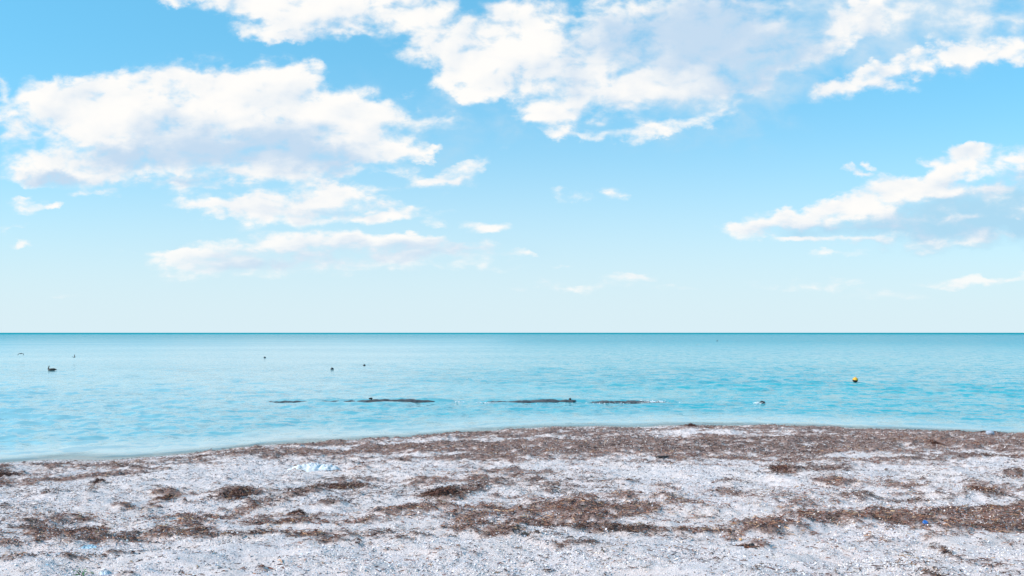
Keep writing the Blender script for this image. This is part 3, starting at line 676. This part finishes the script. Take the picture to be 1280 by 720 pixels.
# ------------------------------------------------------------------ heaps of seaweed one can tell apart
CLUMPS = [
    (-1.058, 12.111, 0.28, 0.267, 0.109, 0, 'thick dark maroon heap of seaweed alone on pale sand in the middle', 1),
    (-4.247, 12.291, 0.284, 0.268, 0.074, 0, 'low brown heap of seaweed left of the long slanting drift', 0),
    (-5.343, 12.256, 0.148, 0.177, 0.074, 0.2, 'small dark heap of seaweed left of the low brown heap', 0),
    (-7.394, 14.266, 0.158, 0.152, 0.057, 0, 'little black tuft of seaweed just below the thin seaweed line', 1),
    (-2.72, 13.273, 0.373, 0.243, 0.08, 0.5, 'elongated dark heap at the upper end of the slanting drift', 0),
    (-2.981, 11.034, 0.122, 0.123, 0.055, 0, 'small dark tuft of seaweed on the sand below the slanting drift', 1),
    (5.572, 24.767, 0.211, 0.316, 0.075, 0, 'small black mound of seaweed on the beach edge, left of its twin', 1),
    (5.943, 24.35, 0.208, 0.308, 0.098, 0, 'rounded reddish mound of seaweed on the beach edge, right of its twin', 0),
    (14.047, 23.704, 0.155, 0.189, 0.071, 0, 'ragged black tuft of seaweed behind the round blue-grey stone', 1),
    (14.047, 23.193, 0.21, 0.183, 0.058, 0, 'flat black strip of seaweed right of the ragged tuft at the water', 1),
    (13.074, 23.41, 0.212, 0.187, 0.059, 0, 'dark mound of seaweed at the water edge left of the blue-grey stone', 0),
    (-10.027, 15.795, 0.206, 0.355, 0.063, 0, 'dark heap of seaweed where the thin seaweed line begins', 1),
    (10.106, 19.056, 0.134, 0.34, 0.077, 0, 'small black tuft in the upper seaweed band, below the water edge', 1),
    (4.819, 14.28, 0.215, 0.246, 0.057, 0, 'brown tussock of seaweed standing alone below the upper band', 0),
    (7.326, 12.405, 0.187, 0.221, 0.062, 0, 'dark brown heap of seaweed on pale sand between the two bands', 0),
    (2.637, 8.93, 0.081, 0.101, 0.036, 0, 'small reddish tuft of seaweed beside the black pebble', 0),
]


def make_heap(i, cx, cy, lx, ly, hh, rot, label, dark):
    r = np.random.default_rng(100 + i)
    n = int(900 * max(0.25, lx * ly / 0.12)) if lx * ly < 0.5 else 3200
    n = min(n, 3200); hh *= 0.8 if dark else 0.35
    a = r.random(n) * 6.283; q = r.random(n) ** 0.6 * (1 + 0.6 * r.random(n) ** 4)
    ragged = 0.75 + 0.5 * vnoise(np.cos(a) * 2 + i * 3.1, np.sin(a) * 2, 3)
    u_, v_ = np.cos(a) * q * ragged, np.sin(a) * q * ragged
    dx_ = u_ * lx; dy_ = v_ * ly
    c, s = math.cos(rot), math.sin(rot)
    x, y = cx + dx_ * c - dy_ * s, cy + dx_ * s + dy_ * c
    top = hh * np.clip(1 - q ** 2, 0, 1) * (0.7 + 0.6 * vnoise(x * 6, y * 8, 9))
    z = ground(x, y) + top * (0.25 + 0.75 * r.random(n) ** 0.4) + 0.004
    L = 0.03 + 0.08 * r.random(n)
    V1, Q1 = ribbons(x - cx, y - cy, z, L, 0.005 + 0.009 * r.random(n), r, lift=0.5)
    tone1 = np.repeat(pick(WEED if dark < 1 else WEED[:3], n, r), 6, 0)
    tone1[:, :3] *= 1.0 if dark < 1 else 0.75
    # lumpy core under the strands
    nt_, nr_ = 40, 9
    T_, R_ = np.meshgrid(np.linspace(0, 6.2832, nt_), np.linspace(0, 1, nr_))
    rg = 0.75 + 0.5 * vnoise(np.cos(T_) * 2 + i * 3.1, np.sin(T_) * 2, 3)
    ux, uy = np.cos(T_) * R_ * rg * lx * .75, np.sin(T_) * R_ * rg * ly * .75
    xx, yy = ux * c - uy * s, ux * s + uy * c
    zz = ground(xx + cx, yy + cy) + hh * (1 - R_ ** 2) * (0.6 + 0.5 * vnoise((xx + cx) * 6, (yy + cy) * 8, 9)) - 0.006 * R_
    V2 = np.stack([xx, yy, zz], -1).reshape(-1, 3)
    Q2 = grid_faces(nr_, nt_) + len(V1)
    tone2 = np.tile([[.09, .05, .045, 1]], (len(V2), 1))
    z0 = float(ground(np.array([cx]), np.array([cy]))[0])
    V = np.concatenate([V1, V2]); V[:, 2] -= z0
    o = mesh_obj('seaweed_heap', V, quads=np.concatenate([Q1, Q2]), mats=[m_weed], smooth=False,
                 attrs={'tone': ('FLOAT_COLOR', np.concatenate([tone1, tone2]))}, loc=(cx, cy, z0))
    tag(o, label, 'seaweed', 'separate heaps of seaweed on the beach')

for i, args in enumerate(CLUMPS): make_heap(i, *args)


# ------------------------------------------------------------------ things: builders
def loft(rings, nseg=14, close=True):
    """rings: (centre, ru, rv, dir_u, dir_v) -> verts, quads, tris"""
    V, Q, T = [], [], []
    for (c, ru, rv, du, dv) in rings:
        for k in range(nseg):
            t = 2 * math.pi * k / nseg
            V.append([c[j] + ru * math.cos(t) * du[j] + rv * math.sin(t) * dv[j] for j in range(3)])
    for i in range(len(rings) - 1):
        for k in range(nseg):
            k2 = (k + 1) % nseg
            Q.append([i * nseg + k, i * nseg + k2, (i + 1) * nseg + k2, (i + 1) * nseg + k])
    if close:
        for i, flip in ((0, True), (len(rings) - 1, False)):
            V.append(list(rings[i][0])); cidx = len(V) - 1
            for k in range(nseg):
                a_, b_ = i * nseg + k, i * nseg + (k + 1) % nseg
                T.append([cidx, b_, a_] if flip else [cidx, a_, b_])
    return V, Q, T


def path_loft(pts, radii, nseg=12, flat=1.0):
    """tube along a path with varying radius; flat squashes it sideways"""
    rings = []
    P = [np.array(p, float) for p in pts]
    for i, p in enumerate(P):
        t = P[min(i + 1, len(P) - 1)] - P[max(i - 1, 0)]
        t /= np.linalg.norm(t)
        side = np.cross(t, [0, 0, 1.0])
        if np.linalg.norm(side) < 0.2: side = np.array([0, 1.0, 0])
        side /= np.linalg.norm(side); up = np.cross(side, t)
        rr_ = radii[i] if isinstance(radii[i], (tuple, list)) else (radii[i] * flat, radii[i])
        rings.append((p, rr_[0], rr_[1], side, up))
    return loft(rings, nseg)


def merge(parts):
    V, Q, T, MQ, MT = [], [], [], [], []
    for (v, q, t, mi) in parts:
        o = len(V)
        V += list(v); Q += [[a + o for a in f] for f in q]; T += [[a + o for a in f] for f in t]
        MQ += [mi] * len(q); MT += [mi] * len(t)
    return V, Q, T, MQ + MT


def z_at(x, y): return float(ground(np.array([x]), np.array([y]))[0])

m_bird = plain('dark_plumage', (0.055, 0.045, 0.040), 0.7, 14, 0.5, 0.004)
m_bird_pale = plain('grey_plumage', (0.22, 0.20, 0.18), 0.7, 14, 0.3, 0.004)
m_head = plain('pale_plumage', (0.55, 0.52, 0.45), 0.7, 14, 0.2, 0.003)
m_bill = plain('grey_horn', (0.15, 0.13, 0.11), 0.45, 20, 0.2, 0.001)


def pelican(x, y, s):
    root = empty('pelican', (x, y, 0.0))
    tag(root, 'dark brown pelican floating on the water with its bill tucked down', 'pelican')
    # body from breast (left) to tail (right), then the neck as one continuous tube that rises out of the breast
    body = path_loft([(-.42, 0, .02), (-.36, 0, .05), (-.22, 0, .09), (-.02, 0, .12), (.18, 0, .14), (.34, 0, .15), (.46, 0, .145), (.56, 0, .15)],
                     [(.03, .04), (.10, .09), (.17, .14), (.20, .155), (.17, .13), (.11, .085), (.06, .035), (.03, .012)], 18)
    neck = path_loft([(-.24, 0, .08), (-.33, 0, .15), (-.36, 0, .27), (-.31, 0, .40), (-.25, 0, .52), (-.23, 0, .60)],
                     [.10, .085, .065, .058, .055, .06], 12)
    head = path_loft([(-.17, 0, .605), (-.20, 0, .62), (-.25, 0, .62), (-.30, 0, .59), (-.33, 0, .55)], [.015, .052, .070, .060, .040], 12)
    V, Q, T, MI = merge([(*body, 0), (*neck, 0), (*head, 0)])
    o = mesh_obj('body', np.array(V) * s, quads=Q, tris=T, mats=[m_bird], parent=root)
    md = o.modifiers.new('blend', 'REMESH'); md.mode = 'SMOOTH'; md.octree_depth = 7
    md = o.modifiers.new('even', 'SMOOTH'); md.iterations = 3
    for side in (-1, 1):
        w = path_loft([(-.24, side * .15, .15), (-.10, side * .19, .18), (.12, side * .175, .20), (.32, side * .11, .19), (.50, side * .05, .175)],
                      [(.015, .03), (.035, .10), (.035, .10), (.025, .06), (.008, .012)], 12)
        mesh_obj('wing', np.array(w[0]) * s, quads=w[1], tris=w[2], mats=[m_bird_pale if side > 2 else m_bird], parent=root)
    bl = path_loft([(-.305, 0, .575), (-.36, 0, .47), (-.41, 0, .34), (-.46, 0, .21), (-.50, 0, .12)], [(.030, .045), (.032, .065), (.028, .060), (.020, .032), (.006, .010)], 10)
    mesh_obj('bill', np.array(bl[0]) * s, quads=bl[1], tris=bl[2], mats=[m_bill], parent=root)
    for side in (-1, 1):
        ey = path_loft([(-.265, side * .058, .61), (-.265, side * .070, .61)], [.010, .006], 8)
        mesh_obj('eye', np.array(ey[0]) * s, quads=ey[1], tris=ey[2], mats=[m_bill], parent=root)

pelican(*(-36.088, 62.485), 0.70)


def flying_bird(loc, heading, roll, span, droop, label, mats, pitch=0.0):
    """body along +x; wings: (upward angle at the root, bend at the wrist)"""
    root = empty('seabird', loc, heading)
    root.rotation_euler = (roll, pitch, heading)
    tag(root, label, 'bird', 'seabirds flying low over the sea')
    s = span
    bd = path_loft([(-.34, 0, .0), (-.26, 0, .0), (-.12, 0, -.01), (.04, 0, -.01), (.16, 0, .0), (.22, 0, .015), (.26, 0, .012), (.34, 0, -.005)],
                   [(.045, .006), (.035, .015), (.055, .05), (.065, .06), (.045, .045), (.036, .036), (.02, .018), (.003, .003)], 12)
    mesh_obj('body', np.array(bd[0]) * s, quads=bd[1], tris=bd[2], mats=[mats[0]], parent=root)
    up, bend = droop
    for side in (-1, 1):
        pts, y_, z_, a_ = [], 0.03, 0.02, up
        for k, (L, ch, sweep) in enumerate([(0, .20, 0), (.12, .21, .03), (.14, .18, .02), (.14, .13, -.05), (.12, .03, -.12)]):
            y_ += L * math.cos(a_); z_ += L * math.sin(a_)
            pts.append((sweep, y_ * side, z_, ch))
            if k >= 1: a_ -= bend
        V, Q = [], []
        for (sx, yy, zz, ch) in pts:
            V += [(sx + ch / 2, yy, zz - .006), (sx, yy, zz + .018), (sx - ch / 2, yy, zz), (sx, yy, zz - .016)]
        for k in range(len(pts) - 1):
            for j in range(4): Q.append([k * 4 + j, k * 4 + (j + 1) % 4, k * 4 + 4 + (j + 1) % 4, k * 4 + 4 + j])
        Q += [[0, 1, 2, 3], [len(V) - 4, len(V) - 3, len(V) - 2, len(V) - 1]]
        mesh_obj('wing', np.array(V) * s, quads=Q, mats=[mats[1]], parent=root)

flying_bird((-54.253, 88.0, 0.684), R(90), 0.0, 0.85, (0.25, 0.62), 'dark seabird flying low with both wings arched downwards', (m_bird, m_bird))
flying_bird((-43.937, 80.0, 0.533), R(160), R(-38), 0.55, (0.75, -0.1), 'dark seabird banking over the sea with one wing raised', (m_bird, m_bird), R(12))
flying_bird((34.803, 150.0, 0.71), R(80), R(-45), 0.75, (0.05, 0.1), 'tiny tilted seabird far out over open water', (m_bird_pale, m_bird_pale))

m_yel = plain('yellow_plastic', (0.80, 0.40, 0.03), 0.4, 25, 0.15, 0.001)
m_blk = plain('buoy_black', (0.02, 0.018, 0.015), 0.7, 30, 0.4, 0.004)
m_flt = plain('dark_float', (0.022, 0.022, 0.026), 0.55, 30, 0.4, 0.002)


def ball(r_, z0, z1, n=16, k=10, squash=1.0):
    rings = []
    for i in range(n):
        z_ = z0 + (z1 - z0) * i / (n - 1)
        rad_ = math.sqrt(max(1e-5, r_ * r_ - z_ * z_))
        rings.append(((0, 0, z_ * squash), rad_, rad_, (1, 0, 0), (0, 1, 0)))
    return loft(rings, 20)


def ring_mesh(R0, r0, centre, n=16, m=8):
    V, Q = [], []
    for i in range(n):
        a = 2 * math.pi * i / n
        for j in range(m):
            b_ = 2 * math.pi * j / m
            V.append((centre[0] + (R0 + r0 * math.cos(b_)) * math.cos(a), centre[1] + r0 * math.sin(b_), centre[2] + (R0 + r0 * math.cos(b_)) * math.sin(a)))
    for i in range(n):
        for j in range(m):
            Q.append([i * m + j, ((i + 1) % n) * m + j, ((i + 1) % n) * m + (j + 1) % m, i * m + (j + 1) % m])
    return V, Q


def buoy(x, y, r_):
    root = empty('buoy', (x, y, 0.0)); root.rotation_euler = (R(4), R(7), 0)
    tag(root, 'yellow round buoy with a dark lower part floating beyond the shore', 'buoy')
    v, q, t = ball(r_, -r_ * .05, r_ * .995)
    mesh_obj('float_body', np.array(v) + [0, 0, r_ * .80], quads=q, tris=t, mats=[m_yel], parent=root)
    v, q, t = ball(r_ * 1.02, -r_ * 1.01, -r_ * .03)
    mesh_obj('dark_base', np.array(v) + [0, 0, r_ * .80], quads=q, tris=t, mats=[m_blk], parent=root)  # black lower half of the ball
    V, Q = ring_mesh(r_ * .22, r_ * .06, (0, 0, r_ * 1.88))
    mesh_obj('lifting_ring', V, quads=Q, mats=[m_yel], parent=root)

buoy(*(20.878, 48.487), 0.158)


def small_float(x, y, r_, label):
    root = empty('float', (x, y, 0.0)); root.rotation_euler = (R(6), R(-9), 0.4)
    tag(root, label, 'float', 'small dark floats on the sea')
    v, q, t = ball(r_, -r_ * .99, r_ * .99)
    mesh_obj('float_body', np.array(v) * [1.15, 1, .9] + [0, 0, r_ * .35], quads=q, tris=t, mats=[m_flt], parent=root)
    V, Q = ring_mesh(r_ * .25, r_ * .08, (0, 0, r_ * 1.4))
    mesh_obj('rope_eye', V, quads=Q, mats=[m_flt], parent=root)

small_float(*(-29.335, 94.519), 0.115, 'small dark float farther out, leftmost of the row of floats')
small_float(*(-14.629, 64.79), 0.115, 'small dark float nearest the beach of the row of floats')
small_float(*(-13.37, 72.145), 0.10, 'small dark float to the right of its nearer neighbour')
small_float(*(72.594, 281.774), 0.22, 'faint dark speck of a float far out near the horizon')

# sand-filled breakwater tubes, awash
m_tube = plain('wet_geotextile', (0.060, 0.055, 0.055), 0.45, 5, 0.5, 0.02)


def breakwater(x0, x1, y, crest, label, seed):
    root_x = (x0 + x1) / 2
    rr_ = np.random.default_rng(seed)
    n = 60
    rings = []
    for i in range(n):
        t = i / (n - 1)
        x_ = x0 + (x1 - x0) * t
        end = min(1, (min(t, 1 - t) * (x1 - x0)) / 0.35) ** 0.5
        c = np.interp(t, np.linspace(0, 1, len(crest)), crest) + 0.03 * (rr_.random() - .5) + 0.012 * math.sin(x_ * 5.1) + 0.008 * math.sin(x_ * 11.3)
        h_ = 0.30 * max(end, .15)
        rings.append(((x_ - root_x, 0.05 * math.sin(x_ * .8), c - h_), 0.52 * max(end, .1), h_, (0, 1, 0), (0, 0, 1)))
    v, q, t_ = loft(rings, 28)
    o = mesh_obj('breakwater_tube', v, quads=q, tris=t_, mats=[m_tube], loc=(root_x, y, 0))
    tag(o, label, 'breakwater', 'sandbag breakwaters awash off the beach')

breakwater(-10.6, -3.3, 34.6, (.0, .04, .03, .05, .02, .045, .03, .05, .085, .11, .095, .11, .09, .0), 'long dark breakwater tube awash, left of the other two', 1)
breakwater(-1.15, 2.75, 34.35, (.0, .06, .04, .075, .11, .12, .105, .09), 'dark breakwater tube just breaking the surface, the middle of three', 2)
breakwater(3.0, 6.6, 34.3, (.0, .045, .06, .07, .07, .05, .01), 'mostly sunken breakwater tube with white foam at its end', 3)


def stone(loc, sx, sy, sz, m, seed, label, name='stone', cat='stone', group=None):
    n, k = 14, 20
    V = []
    for i in range(n):
        th = math.pi * i / (n - 1)
        for j in range(k):
            ph = 2 * math.pi * j / k
            d_ = np.array([math.sin(th) * math.cos(ph), math.sin(th) * math.sin(ph), math.cos(th)])
            f_ = 0.72 + 0.5 * float(vnoise(np.array([d_[0] * 1.7 + seed * 5.1 + d_[2]]), np.array([d_[1] * 1.7 + d_[2] * .8]), seed)[0]) + .10 * float(vnoise(np.array([d_[0] * 6. + d_[2] * 3]), np.array([d_[1] * 6.]), seed)[0])
            V.append((d_[0] * sx * f_, d_[1] * sy * f_, d_[2] * sz * f_))
    Q = [[i * k + j, i * k + (j + 1) % k, (i + 1) * k + (j + 1) % k, (i + 1) * k + j] for i in range(n - 1) for j in range(k)]
    o = mesh_obj(name, V, quads=Q, mats=[m], loc=loc)
    return tag(o, label, cat, group)

m_dstone = plain('black_stone', (0.025, 0.025, 0.028), 0.6, 20, 0.5, 0.01)
m_gstone = plain('blue_grey_stone', (0.33, 0.38, 0.46), 0.7, 25, 0.25, 0.004)
m_brown = plain('dark_driftwood', (0.035, 0.028, 0.03), 0.7, 30, 0.4, 0.004)
stone((-6.15, 34.65, .13), .085, .07, .045, m_dstone, 3, 'low black stone lying on the left breakwater tube')
stone((2.50, 34.4, .12), .055, .05, .060, m_dstone, 8, 'peaked black stone at the right end of the middle breakwater tube')
x, y = (10.646, 33.864)
stone((x, y, .02), .13, .10, .075, m_dstone, 5, 'half-sunken dark stone washed by foam off the beach')

# ------------------------------------------------------------------ foam along the tubes
m_foam = plain('white_foam', (0.82, 0.84, 0.86), 0.6, 20, 0.08, 0.006)
r = np.random.default_rng(31)
V_, T_, cnt = [], [], 0
for (fx, fy, sx_, sy_, n_, zz_) in [(6.05, 34.15, .32, .16, 420, .07), (5.3, 34.0, .7, .16, 120, .02), (3.7, 33.75, .6, .10, 50, .0), (-1.05, 34.05, .22, .08, 160, .02), (-2.3, 34.3, .12, .08, 60, .02),
                              (x - .22, y - .1, .12, .08, 130, .03), (2.2, 33.72, .9, .08, 40, 0.0)]:
    cx_, cy_ = fx + r.normal(size=n_) * sx_, fy + r.normal(size=n_) * sy_
    cz_ = .012 + zz_ * r.random(n_) ** 2
    v, t = chips(cx_, cy_, cz_, .02 + .05 * r.random(n_), r)
    V_.append(v); T_.append(t + cnt); cnt += len(v)
fo = mesh_obj('foam', np.concatenate(V_), tris=np.concatenate(T_), mats=[m_foam], smooth=False)
tag(fo, 'white foam flecks where the sea washes over the breakwater', 'foam', kind='stuff')


# ------------------------------------------------------------------ litter
def cloth(loc, lx, ly, hh, m, seed, name, label, cat, rot=0.0, n=46):
    """crumpled sheet with an uneven outline, lying on the ground"""
    T_, R_ = np.meshgrid(np.linspace(0, 2 * math.pi, 64), np.linspace(0.0, 1, 26))
    edge = 0.72 + 0.55 * fbm(np.cos(T_) * 1.6 + seed * 7, np.sin(T_) * 1.6, seed, 3)
    px_, py_ = np.cos(T_) * R_ * edge * lx, np.sin(T_) * R_ * edge * ly
    c, s = math.cos(rot), math.sin(rot)
    wx, wy = px_ * c - py_ * s, px_ * s + py_ * c
    z0 = z_at(*loc)
    gz = ground(wx + loc[0], wy + loc[1]) - z0
    k = 1 / max(lx, ly)
    fold = 1 - np.abs(2 * fbm(wx * k * 3.2 + 5, wy * k * 5.0, seed + 3, 4, .6) - 1) * 1.5
    fold2 = 1 - np.abs(2 * fbm(wx * k * 9 + 5, wy * k * 13, seed + 5, 3, .6) - 1)
    zz = gz - 0.01 + hh * np.clip(fold, 0, 1) * (1 - R_ ** 4) + hh * .22 * fold2
    o = mesh_obj(name, np.stack([wx, wy, zz], -1), quads=grid_faces(26, 64), mats=[m], loc=(loc[0], loc[1], z0))
    md = o.modifiers.new('thickness', 'SOLIDIFY'); md.thickness = 0.003
    return tag(o, label, cat)

m_cloth = plain('faded_blue_cloth', (0.62, 0.66, 0.71), 0.85, 12, 0.25, 0.004)
m_bag = plain('light_blue_plastic', (0.36, 0.53, 0.65), 0.35, 12, 0.3, 0.002)
m_bag2 = plain('pale_blue_film', (0.50, 0.56, 0.62), 0.35, 12, 0.3, 0.002)
cloth((-3.883, 15.65), .48, .17, .11, m_cloth, 4, 'crumpled_cloth', 'crumpled pale blue cloth half buried at the edge of the seaweed', 'cloth', -.05)
cloth((-4.841, 9.093), .105, .10, .035, m_bag, 6, 'plastic_scrap', 'light blue torn plastic scrap on the pale sand below the seaweed', 'plastic scrap', .2)
cloth((-4.166, 8.149), .07, .05, .03, m_bag2, 9, 'plastic_scrap', 'dull grey-blue film scrap beside the green sprout', 'plastic scrap', -.3)

m_leaf = plain('green_leaf', (0.07, 0.20, 0.07), 0.5, 30, 0.3, 0.001)
m_stem = plain('brown_stem', (0.10, 0.06, 0.04), 0.7, 30, 0.3, 0.001)


def sprout(loc, label):
    z0 = z_at(*loc)
    root = empty('green_sprout', (loc[0], loc[1], z0)); tag(root, label, 'plant')
    r = np.random.default_rng(5)
    for k in range(5):
        a = r.random() * 6.28; L = .05 + .05 * r.random()
        tip = (math.cos(a) * L * 1.3, math.sin(a) * L * .8, .03 + .03 * r.random())
        st = path_loft([(0, 0, -.01), (tip[0] * .5, tip[1] * .5, tip[2] * .8), tip], [.003, .0025, .0015], 6)
        mesh_obj('stem', st[0], quads=st[1], tris=st[2], mats=[m_stem], parent=root)
    for k in range(16):
        a = r.random() * 6.28; d_ = .02 + .07 * r.random(); s_ = .014 + .014 * r.random()
        c_ = np.array([math.cos(a) * d_ * 1.3, math.sin(a) * d_ * .8, .015 + .045 * r.random()])
        ax = np.array([math.cos(a), math.sin(a), .3 * r.normal()]); sd_ = np.array([-math.sin(a), math.cos(a), .4 * r.normal()])
        V = [c_ - ax * s_, c_ + sd_ * s_ * .5 + [0, 0, .003], c_ + ax * s_ * 1.2, c_ - sd_ * s_ * .5 + [0, 0, .003], c_ + [0, 0, -.003]]
        mesh_obj('leaf', V, tris=[[0, 1, 4], [1, 2, 4], [2, 3, 4], [3, 0, 4]], mats=[m_leaf], parent=root)

sprout((-4.36, 8.069), 'small green sprout on the pale sand near the plastic scraps')


def cap(loc, r_, m, label, tilt):
    z0 = z_at(*loc)
    o_v, o_q, o_t = loft([((0, 0, 0), r_, r_, (1, 0, 0), (0, 1, 0)), ((0, 0, r_ * .7), r_, r_, (1, 0, 0), (0, 1, 0)), ((0, 0, r_ * .85), r_ * .85, r_ * .85, (1, 0, 0), (0, 1, 0)),
                          ((0, 0, r_ * .8), r_ * .5, r_ * .5, (1, 0, 0), (0, 1, 0))], 22)
    o = mesh_obj('bottle_cap', o_v, quads=o_q, tris=o_t, mats=[m], loc=(loc[0], loc[1], z0 + .004), smooth=False)
    o.rotation_euler = tilt
    tag(o, label, 'bottle cap')

cap((-5.449, 15.304), .020, plain('red_plastic', (.55, .03, .03), .4, 30, .2, .0), 'tiny red bottle cap in the thin line of seaweed', (.5, .2, 0))
cap((5.164, 9.963), .030, plain('blue_plastic', (.03, .16, .50), .4, 30, .2, .0), 'bright blue bottle cap on the dark lower drift of seaweed', (.8, .1, 0))

x, y = (2.664, 9.274)
stone((x, y, z_at(x, y) + .01), .02, .02, .013, plain('orange_shell', (.70, .38, .14), .5, 30, .2, .001), 12, 'small orange shell at the sandy edge of the lower seaweed', 'shell', 'shell')
x, y = (2.69, 8.929)
stone((x, y, z_at(x, y) + .02), .035, .035, .032, m_dstone, 14, 'small black pebble on the pale sand below the orange shell', 'pebble', 'pebble')
x, y = (13.157, 21.905)
stone((x, y, z_at(x, y) + .08), .105, .09, .075, m_gstone, 16, 'round blue-grey stone among dark seaweed at the water edge')


def driftwood(loc, L, label):
    z0 = z_at(*loc)
    pts = [(-L * .5, 0, .03), (-L * .35, .01, .032), (-L * .1, .0, .032), (L * .2, .01, .045), (L * .5, .03, .05)]
    v, q, t = path_loft(pts, [.022, .033, .030, .014, .007], 12)
    o = mesh_obj('driftwood', v, quads=q, tris=t, mats=[m_brown], loc=(loc[0], loc[1], z0))
    o.rotation_euler = (0, 0, .1)
    tag(o, label, 'driftwood')

driftwood((3.092, 16.29), .30, 'short black piece of driftwood thick at one end on the seaweed')
